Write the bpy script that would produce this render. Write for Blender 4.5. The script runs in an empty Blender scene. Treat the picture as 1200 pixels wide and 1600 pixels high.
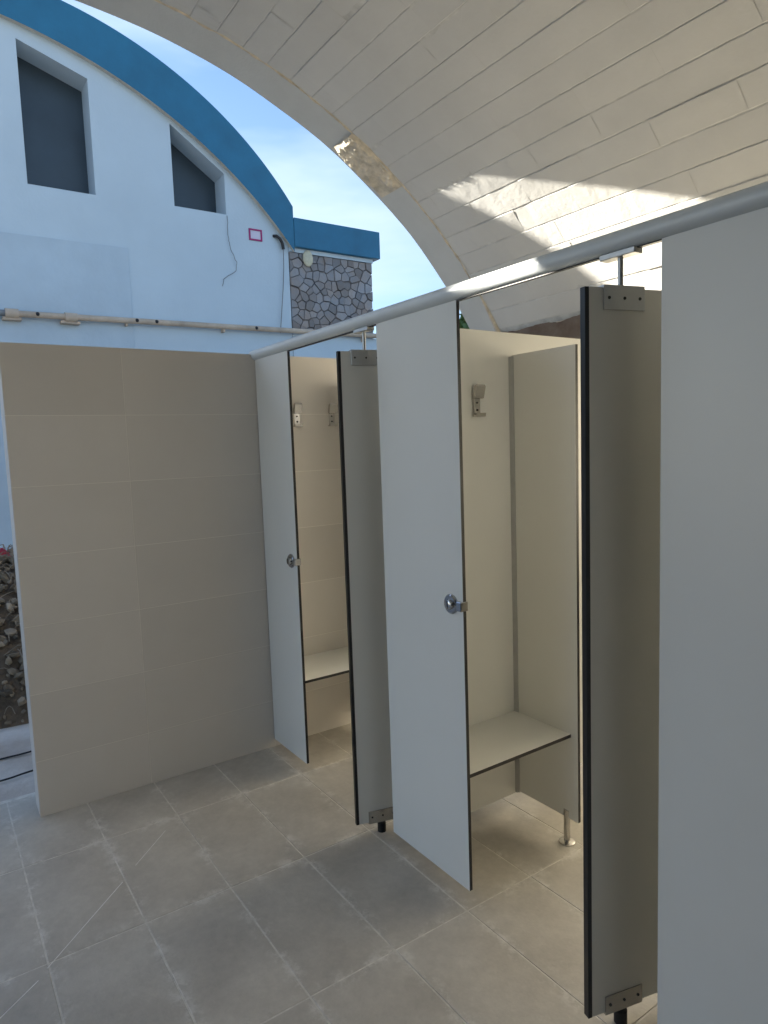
import bpy, bmesh, math, random
from mathutils import Vector, Matrix, noise
random.seed(7)
S = bpy.context.scene
COL = S.collection
R = math.radians

# ------------------------------------------------------------------ camera
cam = bpy.data.cameras.new('camera'); cam_o = bpy.data.objects.new('camera', cam); COL.objects.link(cam_o)
cam_o.location = (3.21824, -1.43993, 1.57691)
cam_o.rotation_euler = (R(84.3042), R(1.98274), R(55.589))
cam.sensor_fit = 'VERTICAL'; cam.sensor_height = 24.0; cam.sensor_width = 18.0
cam.lens = 1058.534 / 1600 * 24
cam.clip_start = 0.02; cam.clip_end = 2000
S.camera = cam_o

# ------------------------------------------------------------------ world, sun, exposure
SUN_AZ, SUN_EL = R(40.5), R(22.4)
sd = Vector((-math.cos(SUN_EL) * math.cos(SUN_AZ), -math.cos(SUN_EL) * math.sin(SUN_AZ), math.sin(SUN_EL)))
W = bpy.data.worlds.new('World'); S.world = W; W.use_nodes = True
nt = W.node_tree; nt.nodes.clear(); N = nt.nodes.new; L = nt.links.new
out = N('ShaderNodeOutputWorld'); bg = N('ShaderNodeBackground'); bg.inputs['Strength'].default_value = 0.051
sky = N('ShaderNodeTexSky'); sky.sky_type = 'NISHITA'; sky.sun_disc = False
sky.sun_elevation = SUN_EL; sky.sun_rotation = math.atan2(sd.x, sd.y); sky.air_density = 1.0; sky.dust_density = 0.6; sky.ozone_density = 3.5
tc = N('ShaderNodeTexCoord'); mp = N('ShaderNodeMapping'); mp.inputs['Scale'].default_value = (1.3, 1.0, 4.0)
mp.inputs['Rotation'].default_value = (R(18), 0, R(20))
nz = N('ShaderNodeTexNoise'); nz.inputs['Scale'].default_value = 1.9; nz.inputs['Detail'].default_value = 5; nz.inputs['Roughness'].default_value = 0.5
cr = N('ShaderNodeValToRGB'); cr.color_ramp.elements[0].position = 0.49; cr.color_ramp.elements[1].position = 0.74
cr.color_ramp.elements[0].color = (0, 0, 0, 1); cr.color_ramp.elements[1].color = (.85, .85, .85, 1)
sep = N('ShaderNodeSeparateXYZ'); mr = N('ShaderNodeMapRange')   # more cloud towards the horizon
mr.inputs['From Min'].default_value = 0.12; mr.inputs['From Max'].default_value = 0.5; mr.inputs['To Min'].default_value = 0.27; mr.inputs['To Max'].default_value = 0.0
add = N('ShaderNodeMath'); add.operation = 'ADD'; add.use_clamp = True
mx = N('ShaderNodeMixRGB'); mx.inputs['Color2'].default_value = (2.9, 3.6, 4.4, 1)
L(tc.outputs['Generated'], mp.inputs['Vector']); L(mp.outputs[0], nz.inputs['Vector']); L(nz.outputs['Fac'], cr.inputs[0])
L(tc.outputs['Generated'], sep.inputs[0]); L(sep.outputs['Z'], mr.inputs['Value']); L(mr.outputs[0], add.inputs[0]); L(cr.outputs[0], add.inputs[1])
L(add.outputs[0], mx.inputs['Fac']); L(sky.outputs[0], mx.inputs['Color1']); L(mx.outputs[0], bg.inputs['Color']); L(bg.outputs[0], out.inputs['Surface'])
sl = bpy.data.lights.new('sun', 'SUN'); sl.energy = 5.0; sl.angle = R(0.53); sl.color = (1.0, 0.93, 0.80)
so = bpy.data.objects.new('sun', sl); COL.objects.link(so); so.rotation_euler = sd.to_track_quat('Z', 'Y').to_euler(); so.location = (-8, -6, 9)
S.view_settings.view_transform = 'Standard'; S.view_settings.look = 'None'; S.view_settings.gamma = 1
S.view_settings.use_curve_mapping = False
S.view_settings.exposure = 2.55
S.cycles.diffuse_bounces = 8; S.cycles.max_bounces = 12

# ------------------------------------------------------------------ helpers
def tag(o, label=None, cat=None, group=None, kind=None):
    if label: o['label'] = label
    if cat: o['category'] = cat
    if group: o['group'] = group
    if kind: o['kind'] = kind
    return o

def link(name, data, parent=None, loc=(0, 0, 0), rot=(0, 0, 0)):
    o = bpy.data.objects.new(name, data); COL.objects.link(o)
    o.location = loc; o.rotation_euler = rot
    if parent: o.parent = parent
    return o

def empty(name, loc=(0, 0, 0), rz=0):
    o = link(name, None, None, loc, (0, 0, rz)); o.empty_display_size = 0.1
    return o

def finish(bm, name, mats, parent=None, loc=(0, 0, 0), rot=(0, 0, 0), smooth=False):
    me = bpy.data.meshes.new(name); bm.to_mesh(me); bm.free()
    for m in (mats if isinstance(mats, (list, tuple)) else [mats]): me.materials.append(m)
    if smooth:
        for p in me.polygons: p.use_smooth = True
    me.set_sharp_from_angle(angle=math.radians(32))
    return link(name, me, parent, loc, rot)

def bx(bm, lo, hi, mat=0, edge_mat=None, axis=None, bev=0.0):
    vs = [bm.verts.new((x, y, z)) for x in (lo[0], hi[0]) for y in (lo[1], hi[1]) for z in (lo[2], hi[2])]
    idx = [(0, 1, 3, 2), (4, 6, 7, 5), (0, 4, 5, 1), (2, 3, 7, 6), (0, 2, 6, 4), (1, 5, 7, 3)]
    fs = []
    for k, f in enumerate(idx):
        fc = bm.faces.new([vs[i] for i in f]); fc.material_index = mat
        if edge_mat is not None and k // 2 != axis: fc.material_index = edge_mat
        fs.append(fc)
    if bev:
        es = list({e for f in fs for e in f.edges})
        bmesh.ops.bevel(bm, geom=es, offset=bev, segments=1, affect='EDGES', profile=0.5)
    return fs

def cyl(bm, p0, p1, r0, r1=None, n=20, cap=True, mat=0):
    r1 = r0 if r1 is None else r1
    p0 = Vector(p0); p1 = Vector(p1); d = (p1 - p0).normalized()
    u = d.orthogonal().normalized(); v = d.cross(u)
    a = [bm.verts.new(p0 + (u * math.cos(2 * math.pi * k / n) + v * math.sin(2 * math.pi * k / n)) * r0) for k in range(n)]
    b = [bm.verts.new(p1 + (u * math.cos(2 * math.pi * k / n) + v * math.sin(2 * math.pi * k / n)) * r1) for k in range(n)]
    for k in range(n):
        f = bm.faces.new([a[k], a[(k + 1) % n], b[(k + 1) % n], b[k]]); f.smooth = True; f.material_index = mat
    if cap:
        bm.faces.new(a[::-1]).material_index = mat; bm.faces.new(b).material_index = mat

def tube(bm, pts, r, n=8):
    pts = [Vector(p) for p in pts]; prev = None; ref = None
    for i, p in enumerate(pts):
        d = (pts[min(i + 1, len(pts) - 1)] - pts[max(i - 1, 0)]).normalized()
        if ref is None: ref = d.orthogonal().normalized()
        ref = (ref - d * ref.dot(d)).normalized(); v = d.cross(ref)
        rr = r[i] if isinstance(r, (list, tuple)) else r
        ring = [bm.verts.new(p + (ref * math.cos(2 * math.pi * k / n) + v * math.sin(2 * math.pi * k / n)) * rr) for k in range(n)]
        if prev:
            for k in range(n):
                bm.faces.new([prev[k], prev[(k + 1) % n], ring[(k + 1) % n], ring[k]]).smooth = True
        else: bm.faces.new(ring[::-1])
        prev = ring
    bm.faces.new(prev)

def prism(bm, poly, y0, y1, axis='x', mat=0):
    """closed prism of a 2D polygon (a,b) swept along axis"""
    def P(a, b, c): return {'x': (c, a, b), 'y': (a, c, b), 'z': (a, b, c)}[axis]
    A = [bm.verts.new(P(a, b, y0)) for a, b in poly]; B = [bm.verts.new(P(a, b, y1)) for a, b in poly]
    fs = [bm.faces.new(A[::-1]), bm.faces.new(B)]
    for k in range(len(poly)):
        fs.append(bm.faces.new([A[k], A[(k + 1) % len(A)], B[(k + 1) % len(A)], B[k]]))
    for f in fs: f.material_index = mat
    return fs

# ------------------------------------------------------------------ materials
def mat(name, col, rough=0.6, metal=0.0, var=0.0, var_scale=3.0, bump=0.0, bump_scale=60.0, per_obj=0.0, spec=0.5, col2=None, detail=6, bump2=0.0, bump2_scale=6.0, stretch=None):
    m = bpy.data.materials.new(name); m.use_nodes = True; t = m.node_tree; b = t.nodes['Principled BSDF']
    b.inputs['Roughness'].default_value = rough; b.inputs['Metallic'].default_value = metal
    b.inputs['Specular IOR Level'].default_value = spec
    geo = t.nodes.new('ShaderNodeNewGeometry'); vec = geo.outputs['Position']
    if stretch:
        mpn = t.nodes.new('ShaderNodeMapping'); mpn.inputs['Scale'].default_value = stretch; t.links.new(vec, mpn.inputs['Vector']); vec = mpn.outputs[0]
    c = None
    if var or col2:
        n = t.nodes.new('ShaderNodeTexNoise'); n.inputs['Scale'].default_value = var_scale; n.inputs['Detail'].default_value = detail; n.inputs['Roughness'].default_value = 0.6
        t.links.new(vec, n.inputs['Vector'])
        rp = t.nodes.new('ShaderNodeValToRGB'); e = rp.color_ramp.elements; e[0].position = 0.3; e[1].position = 0.7
        if col2: e[0].color = (*col, 1); e[1].color = (*col2, 1)
        else: e[0].color = (*[x * (1 - var) for x in col], 1); e[1].color = (*[min(1, x * (1 + var)) for x in col], 1)
        t.links.new(n.outputs['Fac'], rp.inputs[0]); c = rp.outputs[0]
    if per_obj:
        oi = t.nodes.new('ShaderNodeObjectInfo'); hs = t.nodes.new('ShaderNodeHueSaturation')
        ma = t.nodes.new('ShaderNodeMapRange'); ma.inputs['To Min'].default_value = 1 - per_obj; ma.inputs['To Max'].default_value = 1 + per_obj
        t.links.new(oi.outputs['Random'], ma.inputs['Value']); t.links.new(ma.outputs[0], hs.inputs['Value'])
        if c: t.links.new(c, hs.inputs['Color'])
        else: hs.inputs['Color'].default_value = (*col, 1)
        c = hs.outputs[0]
    if c: t.links.new(c, b.inputs['Base Color'])
    else: b.inputs['Base Color'].default_value = (*col, 1)
    nrm = None
    for (bs, sc) in ((bump2, bump2_scale), (bump, bump_scale)):
        if bs:
            n2 = t.nodes.new('ShaderNodeTexNoise'); n2.inputs['Scale'].default_value = sc; n2.inputs['Detail'].default_value = 5
            t.links.new(geo.outputs['Position'], n2.inputs['Vector'])
            bp = t.nodes.new('ShaderNodeBump'); bp.inputs['Strength'].default_value = 1.0; bp.inputs['Distance'].default_value = bs
            t.links.new(n2.outputs['Fac'], bp.inputs['Height'])
            if nrm: t.links.new(nrm, bp.inputs['Normal'])
            nrm = bp.outputs[0]
    if nrm: t.links.new(nrm, b.inputs['Normal'])
    return m

GX, GY, TA, TB = 0.364, -0.340, 0.6064, 0.30    # floor grid origin and tile size
def floor_mat():
    m = mat('floor_tile_porcelain', (.40, .37, .325), 0.42, var=0.0, per_obj=0.06, col2=(.55, .515, .455), var_scale=3.4, detail=8, bump=0.0006, bump_scale=90, bump2=0.0015, bump2_scale=7)
    t = m.node_tree; b = t.nodes['Principled BSDF']; src = b.inputs['Base Color'].links[0].from_socket
    geo = t.nodes.new('ShaderNodeNewGeometry'); sp = t.nodes.new('ShaderNodeSeparateXYZ'); t.links.new(geo.outputs['Position'], sp.inputs[0])
    def edge(sock, off, size, width):
        a = t.nodes.new('ShaderNodeMath'); a.operation = 'SUBTRACT'; a.inputs[1].default_value = off; t.links.new(sock, a.inputs[0])
        p = t.nodes.new('ShaderNodeMath'); p.operation = 'PINGPONG'; p.inputs[1].default_value = size / 2; t.links.new(a.outputs[0], p.inputs[0])
        r = t.nodes.new('ShaderNodeMapRange'); r.inputs['From Min'].default_value = 0; r.inputs['From Max'].default_value = width
        r.inputs['To Min'].default_value = 1; r.inputs['To Max'].default_value = 0; t.links.new(p.outputs[0], r.inputs['Value']); return r.outputs[0]
    e1 = edge(sp.outputs['X'], GX, TA, 0.05); e2 = edge(sp.outputs['Y'], GY, TB, 0.05)
    fn = t.nodes.new('ShaderNodeTexNoise'); fn.inputs['Scale'].default_value = 26; fn.inputs['Detail'].default_value = 9; fn.inputs['Roughness'].default_value = .75; t.links.new(geo.outputs['Position'], fn.inputs['Vector'])
    fr_ = t.nodes.new('ShaderNodeMapRange'); fr_.inputs['From Min'].default_value = .3; fr_.inputs['From Max'].default_value = .7; fr_.inputs['To Min'].default_value = .90; fr_.inputs['To Max'].default_value = 1.10; t.links.new(fn.outputs['Fac'], fr_.inputs['Value'])
    hv = t.nodes.new('ShaderNodeHueSaturation'); t.links.new(fr_.outputs[0], hv.inputs['Value']); t.links.new(src, hv.inputs['Color']); src = hv.outputs[0]
    mxx = t.nodes.new('ShaderNodeMath'); mxx.operation = 'MAXIMUM'; t.links.new(e1, mxx.inputs[0]); t.links.new(e2, mxx.inputs[1])
    n = t.nodes.new('ShaderNodeTexNoise'); n.inputs['Scale'].default_value = 9; n.inputs['Detail'].default_value = 10; n.inputs['Roughness'].default_value = .78; t.links.new(geo.outputs['Position'], n.inputs['Vector'])
    r2 = t.nodes.new('ShaderNodeMapRange'); r2.inputs['From Min'].default_value = .50; r2.inputs['From Max'].default_value = .60; t.links.new(n.outputs['Fac'], r2.inputs['Value'])
    mu = t.nodes.new('ShaderNodeMath'); mu.operation = 'MULTIPLY'; t.links.new(mxx.outputs[0], mu.inputs[0]); t.links.new(r2.outputs[0], mu.inputs[1])
    mu2 = t.nodes.new('ShaderNodeMath'); mu2.operation = 'MULTIPLY'; mu2.inputs[1].default_value = .8; t.links.new(mu.outputs[0], mu2.inputs[0])
    mi = t.nodes.new('ShaderNodeMixRGB'); mi.inputs['Color2'].default_value = (.72, .69, .64, 1)
    t.links.new(mu2.outputs[0], mi.inputs['Fac']); t.links.new(src, mi.inputs['Color1']); t.links.new(mi.outputs[0], b.inputs['Base Color'])
    return m

M = {}
def smudge(m, lo, hi, scale=2.2, stretch=(1, 1, .5)):
    t = m.node_tree; b = t.nodes['Principled BSDF']; g_ = t.nodes.new('ShaderNodeNewGeometry'); mp_ = t.nodes.new('ShaderNodeMapping'); mp_.inputs['Scale'].default_value = stretch
    n = t.nodes.new('ShaderNodeTexNoise'); n.inputs['Scale'].default_value = scale; n.inputs['Detail'].default_value = 7; n.inputs['Roughness'].default_value = .65
    r = t.nodes.new('ShaderNodeMapRange'); r.inputs['From Min'].default_value = .35; r.inputs['From Max'].default_value = .65; r.inputs['To Min'].default_value = lo; r.inputs['To Max'].default_value = hi
    t.links.new(g_.outputs['Position'], mp_.inputs[0]); t.links.new(mp_.outputs[0], n.inputs['Vector']); t.links.new(n.outputs['Fac'], r.inputs['Value']); t.links.new(r.outputs[0], b.inputs['Roughness'])
M['floor'] = floor_mat()
M['grout'] = mat('floor_grout', (.66, .63, .57), 0.9, var=.2, var_scale=25)
M['wall_tile'] = mat('wall_tile_beige', (.63, .595, .55), 0.38, var=.04, var_scale=1.3, per_obj=0.035, bump=.0002, bump_scale=120)
M['wall_grout'] = mat('wall_grout', (.80, .77, .70), 0.8)
M['laminate'] = mat('laminate_grey', (.72, .72, .69), 0.36, var=.025, var_scale=1.6, bump=.00008, bump_scale=300, bump2=.0012, bump2_scale=1.5)
smudge(M['laminate'], .31, .38); smudge(M['wall_tile'], .33, .40); smudge(M['floor'], .34, .55, 5, (1, 1, 1))
M['core'] = mat('laminate_black_core', (.008, .008, .010), 0.35)
M['alu'] = mat('anodised_aluminium', (.52, .53, .53), 0.38, metal=.75, var=.05, var_scale=20, bump=.0001, bump_scale=200)
M['rail'] = mat('painted_rail', (.60, .64, .66), 0.45, metal=.1, var=.05, var_scale=6)
M['steel'] = mat('brushed_steel', (.55, .53, .50), 0.25, metal=1.0)
M['chrome'] = mat('chrome', (.42, .43, .44), 0.13, metal=1.0)
M['dark'] = mat('dark_screw', (.03, .03, .03), 0.4, metal=.4)
M['rubber'] = mat('black_rubber', (.006, .006, .006), 0.6)
M['vault'] = mat('ceiling_paint', (.55, .55, .535), 0.75, var=.05, var_scale=2.2, per_obj=0.015, bump=.0012, bump_scale=38, bump2=.0045, bump2_scale=7)
M['vault_joint'] = mat('ceiling_joint_paint', (.52, .52, .50), 0.85, var=.2, var_scale=12, bump=.002, bump_scale=60)
M['band'] = mat('arch_band_render', (.53, .54, .53), 0.85, var=.06, var_scale=3, bump=.0022, bump_scale=60, bump2=.006, bump2_scale=5)
M['sand'] = mat('sandy_mortar', (.58, .52, .42), 0.95, spec=.1, var=.3, var_scale=14, bump=.004, bump_scale=45)
M['brown'] = mat('brown_bare_render', (.20, .13, .095), 0.9, col2=(.40, .33, .27), var_scale=5, bump=.003, bump_scale=40)
M['backwall'] = mat('back_wall_render', (.80, .74, .62), 0.85, var=.12, var_scale=2.5, bump=.003, bump_scale=30)
M['added_wall'] = mat('added_wall_render', (.20, .20, .20), 0.85, var=.1, var_scale=2)  # dark tone for the unseen walls added to hold light back
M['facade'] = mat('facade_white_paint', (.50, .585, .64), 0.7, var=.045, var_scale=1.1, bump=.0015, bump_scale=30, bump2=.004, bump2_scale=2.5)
M['facade_field'] = mat('facade_field_paint', (.455, .54, .60), 0.75, var=.07, var_scale=1.6, bump=.002, bump_scale=20)
M['blue'] = mat('blue_fascia_paint', (.014, .14, .25), 0.55, var=.13, var_scale=2.6, bump=.0015, bump_scale=25, bump2=.006, bump2_scale=3)
M['soffit'] = mat('fascia_underside', (.55, .50, .42), 0.8, var=.15, var_scale=6)
M['shutter'] = mat('dark_window_board', (.032, .050, .066), 0.45, var=.2, var_scale=1.2)
M['stone'] = mat('cladding_stone', (.28, .22, .18), 0.8, col2=(.24, .255, .28), var_scale=2.8, per_obj=0.28, bump=.006, bump_scale=22)
M['mortar'] = mat('dark_mortar', (.125, .12, .115), 0.95)
M['pvc'] = mat('weathered_pipe', (.50, .39, .29), 0.65, var=.25, var_scale=4, bump=.001, bump_scale=30)
M['wire'] = mat('grey_wire', (.20, .21, .22), 0.6)
M['black'] = mat('black_cable', (.012, .012, .014), 0.5)
M['magenta'] = mat('magenta_paint', (.33, .02, .13), 0.7)
M['pink'] = mat('pink_wash', (.60, .56, .66), 0.7)
M['cream'] = mat('cream_plastic', (.55, .50, .36), 0.6, var=.15, var_scale=20)
M['ground'] = mat('yard_concrete', (.36, .29, .24), 0.85, col2=(.68, .65, .61), var_scale=2.2, bump=.006, bump_scale=25, bump2=.02, bump2_scale=3)
M['far_ground'] = mat('dry_ground', (.13, .13, .13), 0.95, col2=(.20, .20, .20), var_scale=.6, bump=.01, bump_scale=8)
M['rock'] = mat('rubble_rock', (.16, .125, .085), 0.95, col2=(.36, .30, .225), var_scale=9, per_obj=0.55, bump=.01, bump_scale=25)
M['soil'] = mat('brown_soil', (.10, .075, .052), 1.0, col2=(.19, .145, .105), var_scale=12, bump=.03, bump_scale=18)
M['twig'] = mat('dry_twig', (.26, .22, .17), 0.9, var=.4, var_scale=20)
M['red'] = mat('red_plastic', (.60, .03, .06), 0.5)
M['chalk'] = mat('chalk', (.85, .84, .82), 0.95)
M['leaf'] = mat('green_leaf', (.07, .13, .03), 0.55, col2=(.16, .24, .07), var_scale=5)
M['bark'] = mat('bark', (.09, .07, .05), 0.9)

# ================================================================== SETTING
# ground sheet to the horizon
bm = bmesh.new()
g = [bm.verts.new(p) for p in ((-600, -600, -.11), (600, -600, -.11), (600, 600, -.11), (-600, 600, -.11))]; bm.faces.new(g)
tag(finish(bm, 'ground', M['far_ground']), 'dry bare ground reaching out beyond the buildings', kind='structure')
# courtyard between the two buildings, slightly uneven
bm = bmesh.new()
nx, ny = 60, 70
V = [[None] * (ny + 1) for _ in range(nx + 1)]
for i in range(nx + 1):
    for j in range(ny + 1):
        x = -6.0 + 5.72 * i / nx; y = -8 + 14 * j / ny
        V[i][j] = bm.verts.new((x, y, -.035 + .018 * noise.noise(Vector((x * 2, y * 2, 0)))))
for i in range(nx):
    for j in range(ny): bm.faces.new([V[i][j], V[i + 1][j], V[i + 1][j + 1], V[i][j + 1]]).smooth = True
tag(finish(bm, 'courtyard', M['ground']), 'pale dusty concrete yard between the cubicles and the white building', kind='structure')

# floor: bed with tiles
bm = bmesh.new(); bx(bm, (-.27, -3.9, -.12), (5.4, 2.45, -.0015))
floor = tag(finish(bm, 'floor', M['grout']), 'floor of grey brown porcelain tiles with pale grout joints', kind='structure')
def tile_mesh(lx, ly, th, ch=0.0012, gap=.004):
    b = bmesh.new(); x0, x1, y0, y1 = gap / 2, lx - gap / 2, gap / 2, ly - gap / 2
    lo = [b.verts.new(p) for p in ((x0, y0, -th), (x1, y0, -th), (x1, y1, -th), (x0, y1, -th))]
    md = [b.verts.new(p) for p in ((x0, y0, -ch), (x1, y0, -ch), (x1, y1, -ch), (x0, y1, -ch))]
    tp = [b.verts.new(p) for p in ((x0 + ch, y0 + ch, 0), (x1 - ch, y0 + ch, 0), (x1 - ch, y1 - ch, 0), (x0 + ch, y1 - ch, 0))]
    b.faces.new(tp)
    for a, c in ((lo, md), (md, tp)):
        for k in range(4): b.faces.new([a[k], a[(k + 1) % 4], c[(k + 1) % 4], c[k]])
    return b
fm = bpy.data.meshes.new('floor_tile'); b = tile_mesh(TA, TB, .009, gap=.0055); b.to_mesh(fm); b.free(); fm.materials.append(M['floor'])
rest = bmesh.new()
for i in range(-1, 12):
    for j in range(-12, 9):
        x = GX + TA * i; y = GY + TB * j
        if x > 4.9 or y < -3.9 or y + TB > 2.5: continue
        if i <= 4 and j >= -6:
            link('floor_tile', fm, floor, (x, y, random.uniform(-.0006, .0006)), (random.uniform(-.001, .001), random.uniform(-.0006, .0006), 0))
        else:
            t = tile_mesh(TA, TB, .009, gap=.0055); bmesh.ops.translate(t, verts=t.verts, vec=(x, y, 0)); tmp = bpy.data.meshes.new('t'); t.to_mesh(tmp); t.free(); rest.from_mesh(tmp); bpy.data.meshes.remove(tmp)
tag(finish(rest, 'floor_tile', M['floor'], floor), kind='stuff')

# ------------------------------------------------------------------ vault
VY, VZ, VR = -.702, .407, 3.665
AMAX = math.asin((2.374 - VY) / VR)     # springing angle
XA, XC, XE = -1.0, -.703, 5.2
ceil = empty('vaulted_ceiling', (0, 0, 0)); tag(ceil, 'barrel vaulted ceiling of cream painted blocks over the changing cubicles', kind='structure')
def arc_shell(x0, x1, r0, r1, a0, a1, n, name, m, parent, wob=0.0):
    bm = bmesh.new(); rows = []
    for k in range(n + 1):
        a = a0 + (a1 - a0) * k / n; w = wob * noise.noise(Vector((a * 9, 1.3, 2))) if wob else 0
        rows.append([bm.verts.new((x, VY + (r + w * (r == r0)) * math.sin(a), VZ + (r + w * (r == r0)) * math.cos(a))) for x, r in ((x0, r0), (x1, r0), (x1, r1), (x0, r1))])
    for k in range(n):
        for q in range(4):
            f = bm.faces.new([rows[k][q], rows[k][(q + 1) % 4], rows[k + 1][(q + 1) % 4], rows[k + 1][q]]); f.smooth = q in (0, 2)
    bm.faces.new(rows[0]); bm.faces.new(rows[-1][::-1])
    bmesh.ops.recalc_face_normals(bm, faces=bm.faces)
    return finish(bm, name, m, parent)
ANEG = math.acos((3.30 - VZ) / VR)
arc_shell(XC, XE, VR + .0046, VR + .22, -ANEG, AMAX + .0, 96, 'shell', M['vault_joint'], ceil)
arc_shell(XA, XC - .002, VR + .008, VR + .225, -ANEG, AMAX + .0, 120, 'arch_band', M['band'], ceil, wob=.006)
# crease of mortar where the band meets the blocks
bm = bmesh.new(); pts = []; rr = []
for k in range(260):
    a = -ANEG + (AMAX + ANEG) * k / 259; w = noise.noise(Vector((a * 25, 0, 5))); w2 = noise.noise(Vector((a * 60, 3, 5)))
    pts.append((XC + .010 * w, VY + (VR + .001) * math.sin(a), VZ + (VR + .001) * math.cos(a))); rr.append(max(.002, .007 + .008 * w2) + .016 * max(0, 1 - (AMAX - a) / .11))
tube(bm, pts, rr, 6); finish(bm, 'mortar_crease', M['sand'], ceil)
# rough plaster on the band
bm = bmesh.new(); G = []
a0, a1 = 1.86 / VR, 2.34 / VR
for i in range(41):
    row = []
    for j in range(90):
        u = i / 40; v = j / 89; x = XA + .03 + u * .262; a = a0 + (a1 - a0) * v
        d = max(0, noise.noise(Vector((x * 6, a * 24, 1))) * 1.0 + .85 - abs(v - .5) * 1.9 - max(0, abs(u - .5) - .38) * 4)
        h = -.003 + min(1, d * 3) * (.019 + .011 * noise.noise(Vector((x * 38, a * 140, 3))) + .003 * noise.noise(Vector((x * 110, a * 380, 8))))
        row.append(bm.verts.new((x, VY + (VR - h) * math.sin(a), VZ + (VR - h) * math.cos(a))))
    G.append(row)
for i in range(40):
    for j in range(89): bm.faces.new([G[i][j], G[i + 1][j], G[i + 1][j + 1], G[i][j + 1]]).smooth = True
finish(bm, 'plaster_patch', M['sand'], ceil)
# blocks: courses along the vault
CH = .1605; BL = .45
def block_mesh(seed, lx=BL):
    random.seed(seed); b = bmesh.new(); n = 9; g1 = .0002; g2 = .0014; ch = .0042
    rows = []
    ys = (-CH / 2 + g2, -CH / 2 + g2 + ch, CH / 2 - g2 - ch, CH / 2 - g2)
    for i in range(n + 1):
        x = g1 + (lx - 2 * g1) * i / n; row = []
        for q, y in enumerate(ys):
            w = .0034 * noise.noise(Vector((seed * 7 + i * .95, q * .4, 2))); dz = .0040 * (.75 + .9 * noise.noise(Vector((seed * 3 + i * .7, q, 7)))) if q in (0, 3) else 0
            row.append(b.verts.new((x, y + w, dz - ((y / (CH / 2)) ** 2) * -.0009 + w * .5)))
        rows.append(row)
    for i in range(n):
        for q in range(3): b.faces.new([rows[i][q], rows[i][q + 1], rows[i + 1][q + 1], rows[i + 1][q]])
    me = bpy.data.meshes.new('ceiling_block'); b.to_mesh(me); b.free(); me.materials.append(M['vault']); return me
bms = [block_mesh(k) for k in range(12)]
random.seed(11)
rest = bmesh.new()
A_REF = 2.33   # a joint lies at this arc length
k0 = int(-(ANEG * VR + A_REF) / CH) + 1 ; k1 = int((AMAX * VR - A_REF) / CH) + 1
for k in range(k0, k1 + 1):
    s = A_REF + CH * (k + .5)
    if s > AMAX * VR + .02 or s < -ANEG * VR: continue
    a = s / VR
    off = (-.23 if k % 2 == 0 else -.12) + random.choice((0, 0, .1, -.08))
    x = off - BL * 3
    ph = -a
    while x < XE:
        x0 = x; x += BL
        if x0 + BL < XC: continue
        cut = max(0, XC + .004 - x0); e = min(BL, XE - x0)
        dr = random.uniform(-.0012, .0012); tilt = random.gauss(0, .02)
        if random.random() < .35: e -= .0022
        mt = Matrix.Translation((x0 + cut, VY + (VR + dr) * math.sin(a), VZ + (VR + dr) * math.cos(a))) @ Matrix.Rotation(-a + tilt, 4, 'X') @ Matrix.Diagonal(((e - cut) / BL, 1, 1, 1))
        me = random.choice(bms)
        if x0 < 2.7 and s > .2 and s < 3.75:
            o = link('ceiling_block', me, ceil); o.matrix_local = mt
        else:
            q = me.copy(); q.transform(mt); rest.from_mesh(q); bpy.data.meshes.remove(q)
tag(finish(rest, 'ceiling_block', M['vault'], ceil), kind='stuff')

# walls carrying the vault
bw = empty('back_wall', (0, 2.5, 0)); tag(bw, 'bare brown rendered wall below the foot of the vault behind the cubicles', 'wall')
bm = bmesh.new(); bx(bm, (XA, -.12, -.12), (XE, .12, 2.54)); finish(bm, 'plaster', M['backwall'], bw)
# jagged raw strip just below the springing
bm = bmesh.new(); n = 240; A = []
for k in range(n + 1):
    x = XA - .002 + 2.2 * k / n
    top = 2.40 + .018 * noise.noise(Vector((x * 5, 0, 0))) + .010 * noise.noise(Vector((x * 22, 4, 0)))
    fade = .40 * min(1, max(0, (x - .75) / .5))
    A.append([bm.verts.new((x, -.145, min(top - .03, 2.02 + fade + .03 * noise.noise(Vector((x * 6, 9, 0)))))), bm.verts.new((x, -.150, top)), bm.verts.new((x, .12, top + .05))])
for k in range(n):
    for q in range(2): bm.faces.new([A[k][q], A[k][q + 1], A[k + 1][q + 1], A[k + 1][q]])
bmesh.ops.solidify(bm, geom=bm.faces[:], thickness=.02)
finish(bm, 'bare_render_strip', M['brown'], bw)
ar = empty('added_arcade', (XA, -3.07, -.12)); tag(ar, 'beam on square pillars behind the camera, added to let sky light in', 'arcade')  # unseen arcade, added to open the vault side to sky light
bm = bmesh.new(); bx(bm, (0, -.22, 3.17), (XE - XA, .12, 3.425)); finish(bm, 'beam', M['band'], ar)
for x in (0, 3.0, 5.9):
    bm = bmesh.new(); bx(bm, (x, -.2, 0), (x + .3, .1, 3.169)); finish(bm, 'pillar', M['band'], ar)
bm = bmesh.new(); bx(bm, (3.302, -.15, 0), (5.898, .05, 3.168)); finish(bm, 'added_infill', M['added_wall'], ar)  # unseen wall between pillars, added to cut light from the right
ew = empty('added_end_wall', (XE, 0, -.12)); tag(ew, 'grey wall behind the camera, added at the far end of the vault to hold light back', 'wall')  # unseen wall, added to keep the far end of the vault dim
bm = bmesh.new(); prism(bm, [(-3.35, 0), (2.6, 0)] + [(VY + (VR + .2) * math.sin(a), VZ + .12 + (VR + .2) * math.cos(a)) for a in [AMAX - (AMAX + ANEG) * k / 40 for k in range(41)]], .003, .22, 'x'); finish(bm, 'render', M['added_wall'], ew)

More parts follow.
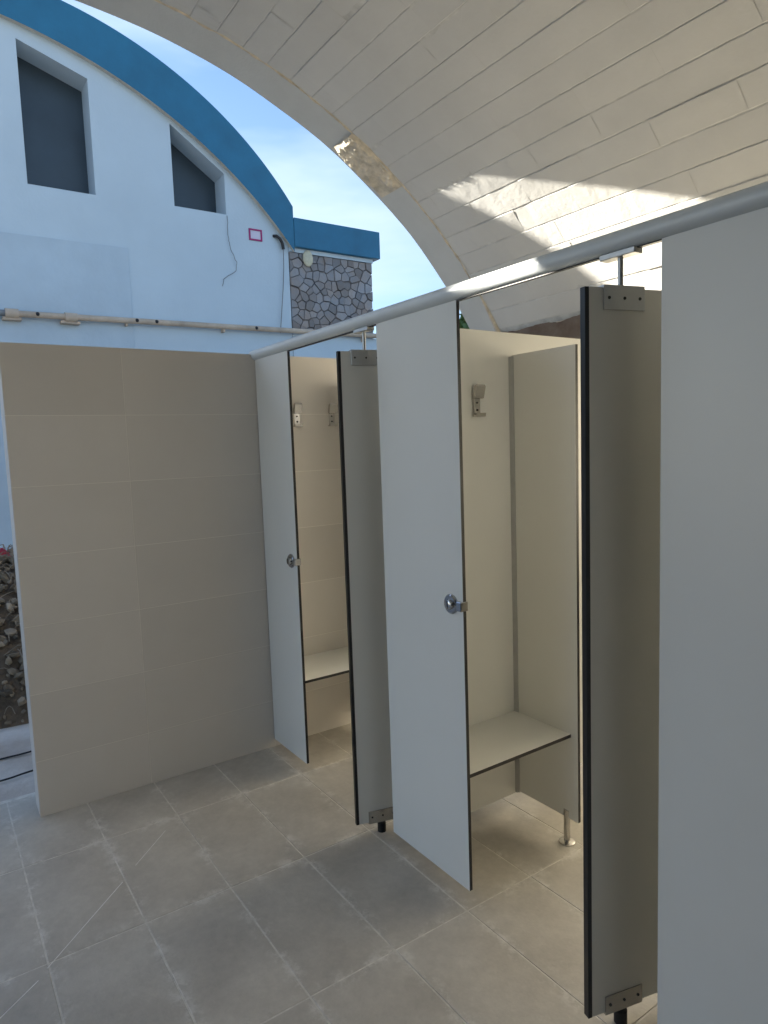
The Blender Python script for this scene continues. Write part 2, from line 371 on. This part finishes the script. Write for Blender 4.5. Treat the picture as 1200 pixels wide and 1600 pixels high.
# ------------------------------------------------------------------ tiled wall at the left
tw = empty('tiled_wall', (0, -.5, 0)); tag(tw, 'low freestanding wall clad in large beige tiles at the left end of the cubicles', 'wall')
bm = bmesh.new(); bx(bm, (-.13, -.63, -.03), (-.0012, 1.70, 2.046)); finish(bm, 'wall_core', M['wall_grout'], tw)
cache = {}
def wtile(lx, lz):
    key = (round(lx, 3), round(lz, 3))
    if key not in cache:
        b = tile_mesh(lx, lz, .0085, ch=.0003, gap=.0022); me = bpy.data.meshes.new('wall_tile'); b.to_mesh(me); b.free(); me.materials.append(M['wall_tile']); cache[key] = me
    return cache[key]
ys = [-1.132, -.65, -.003, .60, 1.20]; zs = [0, .25, .55, .85, 1.15, 1.45, 1.75, 2.05]
for i in range(4):
    for j in range(7):
        o = link('wall_tile', wtile(ys[i + 1] - ys[i], zs[j + 1] - zs[j]), tw)
        # local x -> world y, local y -> world z, local z -> world x
        o.matrix_local = Matrix(((0, 0, 1, 0), (1, 0, 0, ys[i] + .5), (0, 1, 0, zs[j]), (0, 0, 0, 1))) @ Matrix.Rotation(random.uniform(-.0005, .0005), 4, 'X')
# end face tiles
for j in range(7):
    o = link('wall_tile', wtile(.135, zs[j + 1] - zs[j]), tw)
    o.matrix_local = Matrix(((1, 0, 0, -.135), (0, 0, -1, -.632), (0, 1, 0, zs[j]), (0, 0, 0, 1)))

# ------------------------------------------------------------------ opposite building (X = -6)
FX = -6.0
bd = empty('opposite_building', (FX, 0, -.1)); tag(bd, 'white building with blue arched roof edge and two slanted windows across the yard', 'building')
YC = -.42
def top_z(y):
    d = abs(y - YC)
    return 2.39 + math.sqrt(max(0, 4.62 ** 2 - d * d))
def bot_z(y):
    d = abs(y - YC) + (YC + 1.2)
    return .91 + math.sqrt(max(0, 5.75 ** 2 - d * d))
YJ, YE, YW = 3.29, 4.86, 4.74
OB = lambda bm, name, m: finish(bm, name, m, bd, loc=(-FX, 0, .1))
wins = [dict(y0=-.105, y1=.655, zb=4.79, t0=6.41, t1=6.16), dict(y0=1.64, y1=2.36, zb=4.82, t0=5.86, t1=5.36)]
YL = -3.075
cuts = sorted(set([YL + (YJ - YL) * k / 60 for k in range(61)] + [w[q] for w in wins for q in ('y0', 'y1')]))
bm = bmesh.new(); T = .42
def prism_strip(y0, y1, zb0, zb1, zt0, zt1, ends=(False, False)):
    f = [bm.verts.new((FX, y0, zb0)), bm.verts.new((FX, y1, zb1)), bm.verts.new((FX, y1, zt1)), bm.verts.new((FX, y0, zt0))]
    k = [bm.verts.new((FX - T, y0, zb0)), bm.verts.new((FX - T, y1, zb1)), bm.verts.new((FX - T, y1, zt1)), bm.verts.new((FX - T, y0, zt0))]
    bm.faces.new(f); bm.faces.new(k[::-1]); bm.faces.new([f[0], k[0], k[1], f[1]]); bm.faces.new([f[3], f[2], k[2], k[3]])
    if ends[0]: bm.faces.new([f[0], f[3], k[3], k[0]])
    if ends[1]: bm.faces.new([f[1], k[1], k[2], f[2]])
for a, b_ in zip(cuts, cuts[1:]):
    if b_ - a < 1e-5: continue
    mid = (a + b_) / 2; w = next((w for w in wins if w['y0'] < mid < w['y1']), None)
    ta, tb = bot_z(a) + .03, bot_z(b_) + .03
    if w:
        wt = lambda y: w['t0'] + (w['t1'] - w['t0']) * (y - w['y0']) / (w['y1'] - w['y0'])
        prism_strip(a, b_, -.1, -.1, w['zb'], w['zb']); prism_strip(a, b_, wt(a), wt(b_), ta, tb)
    else:
        nb = any(abs(b_ - w['y0']) < 1e-6 for w in wins); na = any(abs(a - w['y1']) < 1e-6 for w in wins)
        prism_strip(a, b_, -.1, -.1, ta, tb, (na or a == cuts[0], nb or b_ == cuts[-1]))
bmesh.ops.recalc_face_normals(bm, faces=bm.faces)
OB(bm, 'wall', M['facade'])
for w in wins:
    bm = bmesh.new()
    yy0, yy1 = w['y0'] - .02, w['y1'] + .02; wt = lambda y: w['t0'] + (w['t1'] - w['t0']) * (y - w['y0']) / (w['y1'] - w['y0'])
    f = prism(bm, [(yy0, w['zb'] - .02), (yy1, w['zb'] - .02), (yy1, wt(yy1) + .02), (yy0, wt(yy0) + .02)], FX - .46, FX - .36, 'x')
    wn = OB(bm, 'window', M['shutter'])
    bm = bmesh.new(); bx(bm, (FX - .36, w['y0'] + .001, w['zb']), (FX - .335, w['y1'] - .001, w['zb'] + .025)); fr = OB(bm, 'frame', M['shutter']); fr.parent = wn; fr.location = (0, 0, 0)
# arched blue fascia
bm = bmesh.new(); n = 96; rows = []
for k in range(n + 1):
    y = -3.075 + (YJ + .06 + 3.075) * k / n
    zt, zb = top_z(y), bot_z(y)
    if zt < 4.905: zt = 4.905
    rows.append([bm.verts.new(p) for p in ((FX + .09, y, zb), (FX + .09, y, zt), (FX - 9, y, zt), (FX - 9, y, zt - .2), (FX - .03, y, zb + .02))])
for k in range(n):
    for q in range(5):
        f = bm.faces.new([rows[k][q], rows[k][(q + 1) % 5], rows[k + 1][(q + 1) % 5], rows[k + 1][q]]); f.smooth = True; f.material_index = 1 if q == 4 else 0
bm.faces.new(rows[0]); bm.faces.new(rows[-1][::-1]); bmesh.ops.recalc_face_normals(bm, faces=bm.faces)
OB(bm, 'arched_fascia', [M['blue'], M['soffit']])
# straight fascia of the flat annex, with end return
bm = bmesh.new(); bx(bm, (FX - 5, YJ + .065, 4.50), (FX + .10, YE, 4.91), bev=.006); OB(bm, 'flat_fascia', M['blue'])
bm = bmesh.new(); bx(bm, (FX - 5, YJ, 4.44), (FX + .03, YW + .02, 4.498)); OB(bm, 'fascia_ledge', M['facade'])
bm = bmesh.new(); bx(bm, (FX - 5, YJ + .003, -.1), (FX - .03, YW - .02, 4.435)); OB(bm, 'stone_backing', M['mortar'])
# lower white plinth wall below the stone, continuing right
bm = bmesh.new(); bx(bm, (FX - .6, YJ + .004, -.1), (FX + .02, YW + .07, 3.27)); OB(bm, 'lower_wall', M['facade'])
# lower-left plaster field, slightly proud and a little darker
bm = bmesh.new(); bx(bm, (FX - .01, YL, -.1), (FX + .014, 1.0, 4.195), bev=.004); OB(bm, 'plaster_field', M['facade_field'])
# taller block and low annex, added out of view to shape the sunlight
bm = bmesh.new(); prism(bm, [(-4.95, -.1), (-4.95, 5.0), (-6.0, 5.9), (-12, 5.9), (-12, -.1)], FX - 1.2, FX - .05, 'x'); bx(bm, (FX - 6, -4.949, -.1), (FX - .002, -3.078, 2.9)); OB(bm, 'added_sun_block', M['facade'])
bm = bmesh.new(); prism(bm, [(-4.90, 4.91), (-4.90, 5.36), (-5.6, 6.06), (-5.9, 6.15), (-12.1, 6.16), (-12.1, 5.87), (-6.0, 5.87), (-4.98, 4.98)], FX - 1.25, FX + .06, 'x'); bx(bm, (FX - 6.1, -4.89, 2.902), (FX + .06, -3.08, 3.25)); OB(bm, 'added_block_fascia', M['blue'])
bm = bmesh.new(); bx(bm, (FX - .9, -3.075, 5.9), (FX + .05, -1.5, 6.75)); bx(bm, (FX - .95, -3.075, 6.752), (FX + .07, -1.45, 6.82)); OB(bm, 'added_shadow_box', M['facade'])  # unseen box on the roof, added to cast the sun patch's straight edge
# cladding stones: jittered voronoi cells
def clip(poly, p, q, gap):
    mx_, my_ = (p[0] + q[0]) / 2, (p[1] + q[1]) / 2; nx_, ny_ = q[0] - p[0], q[1] - p[1]; l = math.hypot(nx_, ny_); nx_ /= l; ny_ /= l
    mx_ -= nx_ * gap; my_ -= ny_ * gap; o = []
    for k in range(len(poly)):
        a, b = poly[k], poly[(k + 1) % len(poly)]
        da = (a[0] - mx_) * nx_ + (a[1] - my_) * ny_; db = (b[0] - mx_) * nx_ + (b[1] - my_) * ny_
        if da <= 0: o.append(a)
        if da * db < 0: t = da / (da - db); o.append((a[0] + (b[0] - a[0]) * t, a[1] + (b[1] - a[1]) * t))
    return o
random.seed(5)
sy0, sy1, sz0, sz1 = YJ + .01, YW, 3.275, 4.435
seeds = []
nyy, nzz = 12, 10
for i in range(nyy):
    for j in range(nzz):
        seeds.append((sy0 + (i + .5 + random.uniform(-.42, .42) + (.25 if j % 2 else -.25)) * (sy1 - sy0) / nyy, sz0 + (j + .5 + random.uniform(-.36, .36)) * (sz1 - sz0) / nzz))
seeds = [s for s in seeds if random.random() > .12]
for s in seeds:
    poly = [(sy0, sz0), (sy1, sz0), (sy1, sz1), (sy0, sz1)]
    for q in seeds:
        if q is not s and abs(q[0] - s[0]) < .6 and abs(q[1] - s[1]) < .6:
            poly = clip(poly, s, q, .0032)
            if len(poly) < 3: break
    if len(poly) < 3: continue
    c = (sum(p[0] for p in poly) / len(poly), sum(p[1] for p in poly) / len(poly)); d = random.uniform(-.012, .018)
    b = bmesh.new(); r0 = [b.verts.new((-.05, p[0] - c[0], p[1] - c[1])) for p in poly]; r1 = [b.verts.new((d, p[0] - c[0], p[1] - c[1])) for p in poly]
    r2 = [b.verts.new((d + .012, (p[0] - c[0]) * .93, (p[1] - c[1]) * .93)) for p in poly]
    b.faces.new(r2)
    for A_, B_ in ((r0, r1), (r1, r2)):
        for k in range(len(poly)): b.faces.new([A_[k], A_[(k + 1) % len(poly)], B_[(k + 1) % len(poly)], B_[k]])
    bmesh.ops.recalc_face_normals(b, faces=b.faces)
    finish(b, 'stone', M['stone'], bd, loc=(0, c[0], c[1] + .1))
bm = bmesh.new(); bmesh.ops.create_uvsphere(bm, u_segments=20, v_segments=10, radius=1)
bmesh.ops.scale(bm, vec=(.03, .085, .12), verts=bm.verts)
o = finish(bm, 'wall_light', M['cream'], None, loc=(FX + .04, 3.59, 4.37), smooth=True)
bm = bmesh.new(); cyl(bm, (-.05, 0, 0), (-.01, 0, 0), .06, .05); finish(bm, 'base', M['cream'], o)
tag(o, 'small pale oval light fitting high on the stone clad wall', 'wall light')

# pipe along the facade
pp = empty('drain_pipe', (FX + .09, 0, 3.25)); tag(pp, 'long weathered beige pipe running across the white building above the tiled wall', 'pipe')
bm = bmesh.new(); cyl(bm, (0, -.40, .003), (0, 4.78, .05), .037, n=24); finish(bm, 'pipe', M['pvc'], pp)
bm = bmesh.new(); cyl(bm, (0, -3.5, -.02), (0, -.40, .003), .036, n=24); finish(bm, 'pipe', M['wire'], pp)
for y in (-.40, .24):
    bm = bmesh.new(); cyl(bm, (0, y - .07, 0), (0, y + .07, 0), .058, n=24); bx(bm, (-.08, y - .10 if y < 0 else y - .12, -.075), (.02, y + .10, -.04), bev=.004); finish(bm, 'coupling', M['pvc'], pp)
for y in (-.13, 1.02, 1.27, 2.67):
    bm = bmesh.new(); bmesh.ops.create_uvsphere(bm, u_segments=10, v_segments=6, radius=.024); finish(bm, 'pipe_hole', M['black'], pp, loc=(.030, y, .012 + y * .008))  # black balls stand in for the dark holes in the pipe
for y in (.9, 2.2, 3.6, 4.5):
    bm = bmesh.new(); bx(bm, (-.09, y - .012, -.05), (.0, y + .012, .05)); finish(bm, 'clamp', M['pvc'], pp)
# wires on the facade
def wire(name, pts, r, m, label, cat, jit=.0):
    P = [Vector(p) for p in pts]; o2 = []
    for a, b in zip(P, P[1:]):
        for k in range(6):
            t = k / 6; q = a.lerp(b, t) + Vector((0, random.uniform(-jit, jit), random.uniform(-jit, jit))); o2.append(q)
    o2.append(P[-1]); bm = bmesh.new(); tube(bm, o2, r, 6)
    return tag(finish(bm, name, m), label, cat)
wire('hanging_wire', [(FX + .012, 2.37, 4.80), (FX + .02, 2.36, 4.55), (FX + .02, 2.38, 4.38), (FX + .03, 2.46, 4.19), (FX + .03, 2.45, 4.06), (FX + .02, 2.27, 3.95), (FX + .02, 2.24, 3.84)], .0045, M['wire'], 'thin wire hanging from the smaller slanted window', 'wire', .006)
cd = empty('conduit', (FX + .03, 3.1, 4.5)); tag(cd, 'black bent conduit stub with thin cable running down beside the stone wall', 'conduit')
bm = bmesh.new(); tube(bm, [(-.03, -.04, .13), (.01, -.01, .125), (.02, .04, .09), (.02, .075, .03), (.015, .09, -.05)], .022, 12); finish(bm, 'elbow', M['black'], cd)
bm = bmesh.new(); tube(bm, [(.012, .09, -.05), (.01, .085, -.3), (.008, .06, -.6), (.006, .03, -.85), (.006, .0, -1.1), (.01, -.02, -1.25)], .007, 6); finish(bm, 'cable', M['wire'], cd)
bm = bmesh.new()
y0, y1, z0, z1, w_ = 2.68, 2.88, 4.525, 4.685, .022
for lo, hi in (((y0, z0), (y1, z0 + w_)), ((y0, z1 - w_), (y1, z1)), ((y0, z0 + w_), (y0 + w_, z1 - w_)), ((y1 - w_, z0 + w_), (y1, z1 - w_))): bx(bm, (FX - .01, lo[0], lo[1]), (FX + .012, hi[0], hi[1]))
mf = tag(finish(bm, 'junction_box', M['magenta']), 'small square outlined in dark pink on the white wall right of the windows', 'wall box')
bm = bmesh.new(); bx(bm, (FX - .01, y0 + w_, z0 + w_), (FX + .004, y1 - w_, z1 - w_)); finish(bm, 'cover', M['pink'], mf)

# ================================================================== CUBICLES
TH = .013
def panel(name, lo, hi, axis, parent=None):
    bm = bmesh.new(); bx(bm, lo, hi, 0, 1, axis); return finish(bm, name, [M['laminate'], M['core']], parent)
# rail
bm = bmesh.new(); cyl(bm, (-.03, 0, 2.045), (5.1, 0, 2.045), .0255, n=40)
rail = tag(finish(bm, 'head_rail', M['rail']), 'round grey metal rail running above the cubicle fronts', 'rail')
bm = bmesh.new(); bx(bm, (-.02, -.006, 2.0165), (5.08, .006, 2.0195)); finish(bm, 'slot', M['dark'], rail)

# front panels
fronts = [(.004, .366), (1.10, 1.553), (2.27, 2.72), (3.42, 3.87)]
flabels = ['narrow blue grey front panel in the corner beside the tiled wall, with lock knob', 'middle blue grey front panel, with chrome lock knob at its right edge',
           'nearest blue grey front panel, cut off by the right edge of the photo', 'blue grey front panel further right beyond the edge of the photo']
for (a, b_), lb in zip(fronts, flabels):
    r = empty('cubicle_front', (a, 0, 0)); tag(r, lb, 'cubicle panel', 'front panels of the changing cubicles')
    panel('panel', (0, -TH / 2, .042), (b_ - a, TH / 2, 2.024), 1, r)
    kx = b_ - a - .058
    bm = bmesh.new(); cyl(bm, (kx, -TH / 2, 1.037), (kx, -.012, 1.037), .034, .0335, 32); cyl(bm, (kx, -.012, 1.037), (kx, -.016, 1.037), .0335, .029, 32); lk = finish(bm, 'lock', M['chrome'], r)
    bm = bmesh.new(); cyl(bm, (kx, -.016, 1.037), (kx, -.026, 1.037), .018, .016, 24); cyl(bm, (kx, -.026, 1.037), (kx, -.028, 1.037), .016, .012, 24); bx(bm, (kx - .0025, -.031, 1.024), (kx + .0025, -.0275, 1.050)); kn = finish(bm, 'knob', M['chrome'], lk)
    bm = bmesh.new(); bx(bm, (b_ - a - .022, -.020, 1.021), (b_ - a + .004, .012, 1.053), bev=.002)
    finish(bm, 'keeper', M['chrome'], r)

# pivot leaves
pivots = [1.005, 2.155, 3.31]
llabels = ['open cubicle door leaf with black edge, standing between the first two front panels', 'open cubicle door leaf with black edge, standing beside the nearest front panel',
           'open cubicle door leaf further right beyond the edge of the photo']
bz = .052; tz = 1.932
for px, lb in zip(pivots, llabels):
    r = empty('door_leaf', (px, 0, 0), R(-14.5)); tag(r, lb, 'cubicle door', 'pivoting door leaves of the changing cubicles')
    # local +y points into the cubicle
    lf = panel('leaf', (-.0085, -.098, bz), (.0085, .60, tz), 0, r)
    # edge strip, rubber
    bm = bmesh.new(); bx(bm, (-.0092, -.110, bz), (.0092, -.0983, tz)); finish(bm, 'edge_seal', M['core'], r)
    for (z0, z1, nm, mm) in ((tz - .052, tz + .004, 'top_clamp', M['alu']), (bz - .004, bz + .046, 'bottom_clamp', M['steel'])):
        bm = bmesh.new()
        for s in (-1, 1): bx(bm, (min(s * .009, s * .013), -.058, z0), (max(s * .009, s * .013), .062, z1), bev=.0008)
        if 'top' in nm: bx(bm, (-.0125, -.0575, z1 - .0035), (.0125, .0615, z1 + .002))
        else: bx(bm, (-.0125, -.0575, z0 - .002), (.0125, .0615, z0 + .003))
        c = finish(bm, nm, mm, r)
        for y in (-.043, .002, .047):
            for s in (-1, 1):
                bm = bmesh.new(); cyl(bm, (s * .012, y, (z0 + z1) / 2), (s * .0148, y, (z0 + z1) / 2), .0045, .0035, 10); finish(bm, 'screw', M['dark'], c)
    bm = bmesh.new(); cyl(bm, (0, 0, tz + .004), (0, 0, 2.012), .0065, n=16); finish(bm, 'pivot_post', M['alu'], r)
    bm = bmesh.new(); bx(bm, (-.016, -.05, 2.006), (.016, .05, 2.020), bev=.0015); o = finish(bm, 'rail_saddle', M['alu'], r); o.rotation_euler = (0, 0, R(-75.5))
    bm = bmesh.new(); cyl(bm, (0, 0, 0), (0, 0, .036), .0175, .0175, 20); cyl(bm, (0, 0, .036), (0, 0, .042), .0175, .012, 20); cyl(bm, (0, 0, .042), (0, 0, bz), .007, .007, 12); finish(bm, 'pivot_foot', M['rubber'], r)

# dividers, bench side panels, benches, hooks
def hook(parentless_loc, face, label, group='robe hooks inside the cubicles'):
    r = empty('robe_hook', parentless_loc); r.rotation_euler = (0, 0, 0); tag(r, label, 'hook', group)
    bm = bmesh.new(); bx(bm, (0, -.016, -.055), (.003, .016, .05), bev=.0006); finish(bm, 'back_plate', M['steel'], r)
    bm = bmesh.new(); prism(bm, [(.002, .022), (.012, .056), (.024, .062), (.030, .054), (.018, .010), (.002, .008)], -.021, .021, 'y'); finish(bm, 'upper_prong', M['steel'], r)
    bm = bmesh.new(); prism(bm, [(.002, -.060), (.024, -.060), (.028, -.046), (.023, -.046), (.020, -.053), (.002, -.053)], -.023, .023, 'y'); finish(bm, 'lower_prong', M['steel'], r)
    for z in (-.006, -.034):
        bm = bmesh.new(); cyl(bm, (.002, 0, z), (.0055, 0, z), .0045, .004, 10); finish(bm, 'screw', M['dark'], r)
    return r
hook((.0005, .215, 1.745), 1, 'steel hook on beige tiles, left one, half hidden by the corner front panel')
hook((.0005, .425, 1.745), 1, 'steel hook on beige tiles, right one, close to the black edged open door')
hook((1.245 + TH / 2, .345, 1.73), 1, 'steel hook on the cream divider above the middle bench')
hook((2.415 + TH / 2, .345, 1.73), 1, 'steel hook on the divider of the cubicle at the right')
for k, xd in enumerate((1.2385, 2.4085, 3.56)):
    r = empty('divider_panel', (xd, 0, 0)); tag(r, ['cream laminate divider between the first and second cubicles', 'laminate divider at the right of the second cubicle, behind the nearest front panel', 'laminate divider further right beyond the photo'][k], 'cubicle panel', 'dividers between the cubicles')
    dl = 1.30 if k != 1 else .64  # second divider cut short out of view to let bounced light through
    panel('panel', (-TH / 2, .012, .09), (TH / 2, dl, 2.0), 0, r)
    bm = bmesh.new()
    for y in (.10, dl - .08): cyl(bm, (0, y, .0), (0, y, .09), .012, n=16); cyl(bm, (0, y, 0), (0, y, .007), .027, n=24)
    finish(bm, 'leg', M['steel'], r)
bx0 = [0.0, 1.245, 2.415]
for k, x0 in enumerate(bx0):
    ln = .33
    r = empty('bench_end_panel', (x0, .535, 0)); tag(r, ['laminate end panel of the bench in the first cubicle beside the tiled wall', 'pale laminate end panel standing on one steel leg at the end of the middle bench', 'laminate end panel of the bench in the cubicle at the right'][k], 'cubicle panel', 'end panels of the benches')
    panel('panel', (.012, -TH / 2, .105), (ln, TH / 2, 1.91), 1, r)
    bm = bmesh.new(); bx(bm, (.0005, -.011, .095), (.0125, .011, 1.905)); bx(bm, (.0130, -.0105, .10), (.024, -TH / 2 - .0005, 1.905)); finish(bm, 'wall_profile', M['alu'], r)
    bm = bmesh.new(); cyl(bm, (ln - .058, -.004, .006), (ln - .058, -.004, .135), .0125, n=20); lg = finish(bm, 'leg', M['steel'], r)
    bm = bmesh.new(); cyl(bm, (ln - .058, -.004, 0), (ln - .058, -.004, .005), .032, .031, 28); cyl(bm, (ln - .058, -.004, .005), (ln - .058, -.004, .009), .031, .016, 28); finish(bm, 'foot_plate', M['steel'], lg)
    sx = x0 + .0005 if k else .0015
    bm = bmesh.new(); bx(bm, (sx, .008, .437), (x0 + (.298 if k else .352), .5275, .45), 0, 1, 2)
    s = finish(bm, 'bench', [M['laminate'], M['core']]); tag(s, ['white shelf bench against the beige tiled wall in the first cubicle', 'cream shelf bench with black front edge in the middle cubicle', 'shelf bench in the cubicle at the right'][k], 'bench', 'shelf benches in the cubicles')
    bm = bmesh.new()
    for y in (.12, .42): bx(bm, (x0 + .002, y, .415), (x0 + .04, y + .03, .4368)); bx(bm, (x0 + .002, y, .38), (x0 + .005, y + .03, .4145))
    finish(bm, 'bracket', M['alu'], s)

# ================================================================== LOOSE THINGS AT THE LEFT
# rubble pile in the yard
random.seed(21)
rp = empty('rubble_pile', (-2.1, -1.2, -.04)); tag(rp, 'heap of brown rubble and broken stones in the yard behind the tiled wall', 'rubble')
def pile_h(x, y):
    d = math.hypot((x + 2.45) / 1.15, (y + 1.0) / 1.7)
    return max(0, (1 - d * d)) * .91 if d < 1 else 0
bm = bmesh.new(); n = 60; G = []
for i in range(n + 1):
    row = []
    for j in range(n + 1):
        x = -3.7 + 2.5 * i / n; y = -2.8 + 3.6 * j / n
        row.append(bm.verts.new((x + 2.1, y + 1.2, pile_h(x, y) + .05 * noise.noise(Vector((x * 6, y * 6, 0))) - .03)))
    G.append(row)
for i in range(n):
    for j in range(n): bm.faces.new([G[i][j], G[i + 1][j], G[i + 1][j + 1], G[i][j + 1]])
finish(bm, 'soil', M['soil'], rp)
rms = []
for k in range(8):
    b = bmesh.new(); bmesh.ops.create_icosphere(b, subdivisions=1, radius=1)
    for v in b.verts: v.co *= .75 + .5 * random.random()
    bmesh.ops.scale(b, vec=(1, random.uniform(.6, 1), random.uniform(.45, .8)), verts=b.verts)
    me = bpy.data.meshes.new('rock'); b.to_mesh(me); b.free(); me.materials.append(M['rock']); rms.append(me)
def place_rock(sc, xr, yr):
    x = random.uniform(*xr); y = random.uniform(*yr); z = pile_h(x, y)
    if z <= 0.01 and random.random() < .7: return None
    return Matrix.Translation((x + 2.1, y + 1.2, z + sc * .2)) @ Matrix.Rotation(random.uniform(0, 6.3), 4, Vector((random.random(), random.random(), random.random())).normalized()) @ Matrix.Scale(sc, 4)
cnt = 0
while cnt < 220:
    m_ = place_rock(random.choice((.014, .02, .025, .03, .042)), (-2.7, -1.3), (-1.45, -.9))
    if m_ is None: continue
    o = link('rock', random.choice(rms), rp); o.matrix_local = m_; cnt += 1
rest = bmesh.new()
for k in range(1800):
    m_ = place_rock(random.choice((.012, .015, .02, .03, .045)), (-3.5, -1.2), (-2.6, .6))
    if m_ is None: continue
    q = random.choice(rms).copy(); q.transform(m_); rest.from_mesh(q); bpy.data.meshes.remove(q)
tag(finish(rest, 'rock', M['rock'], rp), kind='stuff')
bm = bmesh.new()
for k in range(320):
    x = random.uniform(-2.7, -1.25); y = random.uniform(-1.8, -.6); z = pile_h(x, y)
    if z < .02: continue
    a = random.uniform(0, 6.3); l = random.uniform(.06, .2); c = Vector((x + 2.1, y + 1.2, z + .03)); P = []
    for t in range(5):
        P.append(c + Vector((math.cos(a) * l * (t / 4 - .5), math.sin(a) * l * (t / 4 - .5), .03 * math.sin(t) + random.uniform(-.015, .02))))
    tube(bm, P, random.uniform(.0015, .0035), 5)
tag(finish(bm, 'twig', M['twig'], rp), kind='stuff')
# red scrap
bm = bmesh.new(); G = []
for i in range(9):
    row = []
    for j in range(7):
        u, v = i / 8 - .5, j / 6 - .5
        row.append(bm.verts.new((u * .16, v * .14, .06 * (1 - 3 * (u * u + v * v)) + .025 * noise.noise(Vector((u * 9, v * 9, 1))))))
    G.append(row)
for i in range(8):
    for j in range(6): bm.faces.new([G[i][j], G[i + 1][j], G[i + 1][j + 1], G[i][j + 1]]).smooth = True
bmesh.ops.solidify(bm, geom=bm.faces[:], thickness=.002)
scrap = tag(finish(bm, 'red_scrap', M['red'], loc=(-2.35, -1.02, .865)), 'crumpled red plastic scrap on top of the rubble heap', 'plastic scrap')
# cables on the ground
for k, (pts, lb) in enumerate((([(-.84, -2.4, 0), (-.80, -1.7, 0), (-.835, -1.22, 0), (-.83, -1.07, 0), (-.86, -.6, 0), (-.80, .1, 0)], 'thin black cable on the yard, the one nearer the rubble'),
                               ([(-.50, -2.3, 0), (-.53, -1.6, 0), (-.555, -1.24, 0), (-.57, -1.10, 0), (-.60, -.7, 0), (-.52, 0, 0)], 'thin black cable on the yard, the one nearer the tiled floor'))):
    P = [Vector((x, y, -.020 + .006 * math.sin(i * 2))) for i, (x, y, z) in enumerate(pts)]; Q = []
    for i in range(len(P) - 1):
        p0, p1, p2, p3 = P[max(i - 1, 0)], P[i], P[i + 1], P[min(i + 2, len(P) - 1)]
        for s in range(8):
            t = s / 8; Q.append(.5 * ((2 * p1) + (-p0 + p2) * t + (2 * p0 - 5 * p1 + 4 * p2 - p3) * t * t + (-p0 + 3 * p1 - 3 * p2 + p3) * t ** 3))
    Q.append(P[-1]); bm = bmesh.new(); tube(bm, Q, .005, 8)
    tag(finish(bm, 'ground_cable', M['black']), lb, 'cable', 'cables lying on the yard')
# chalk lines on the floor
def chalk(p, q, w, lb):
    p = Vector((*p, 0)); q = Vector((*q, 0)); d = (q - p).normalized(); s = Vector((-d.y, d.x, 0)); bm = bmesh.new(); n = 40; prev = None
    for k in range(n + 1):
        c = p.lerp(q, k / n); h = w * (.6 + .5 * abs(noise.noise(c * 40))); ring = [bm.verts.new(c + s * h + Vector((0, 0, .0007))), bm.verts.new(c - s * h + Vector((0, 0, .0007))), bm.verts.new(c - s * h + Vector((0, 0, -.0005))), bm.verts.new(c + s * h + Vector((0, 0, -.0005)))]
        if prev:
            for i in range(4): bm.faces.new([prev[i], prev[(i + 1) % 4], ring[(i + 1) % 4], ring[i]])
        else: bm.faces.new(ring)
        prev = ring
    bm.faces.new(prev[::-1]); tag(finish(bm, 'chalk_line', M['chalk']), lb, 'chalk line', 'chalk lines on the floor tiles')
chalk((.694, -.950), (.992, -1.245), .0016, 'long diagonal chalk line across a floor tile near the tiled wall')
chalk((1.03, -1.275), (1.13, -1.40), .0016, 'diagonal chalk line at the bottom left corner of the photo')
chalk((.45, -.72), (.62, -.885), .0012, 'short faint diagonal chalk line on the tile near the tiled wall end')

# shrub beyond the right end of the arch
random.seed(3)
sh = empty('shrub', (-3.2, 4.35, -.1)); tag(sh, 'green shrub just showing between the vault and the cubicle panels', 'shrub')
bm = bmesh.new(); 
for k in range(5):
    a = k * 1.3; tube(bm, [(0, 0, 0), (.15 * math.cos(a), .15 * math.sin(a), 1.2), (.45 * math.cos(a), .45 * math.sin(a), 2.5)], [.05, .035, .012], 6)
finish(bm, 'stem', M['bark'], sh)
bm = bmesh.new()
for k in range(5200):
    th = random.uniform(0, 6.283); zz = random.uniform(.7, 3.25); rr_ = .95 * math.sqrt(random.random()) * math.sin(min(1, (3.35 - zz) / 1.6) * 1.5)
    c = Vector((rr_ * math.cos(th), rr_ * math.sin(th), zz)); s = random.uniform(.03, .06)
    u = Vector((random.gauss(0, 1), random.gauss(0, 1), random.gauss(0, .6))).normalized(); v = u.orthogonal().normalized()
    bm.faces.new([bm.verts.new(c + u * s * 1.4), bm.verts.new(c + v * s * .6), bm.verts.new(c - u * s * 1.4), bm.verts.new(c - v * s * .6)])
finish(bm, 'foliage', M['leaf'], sh)
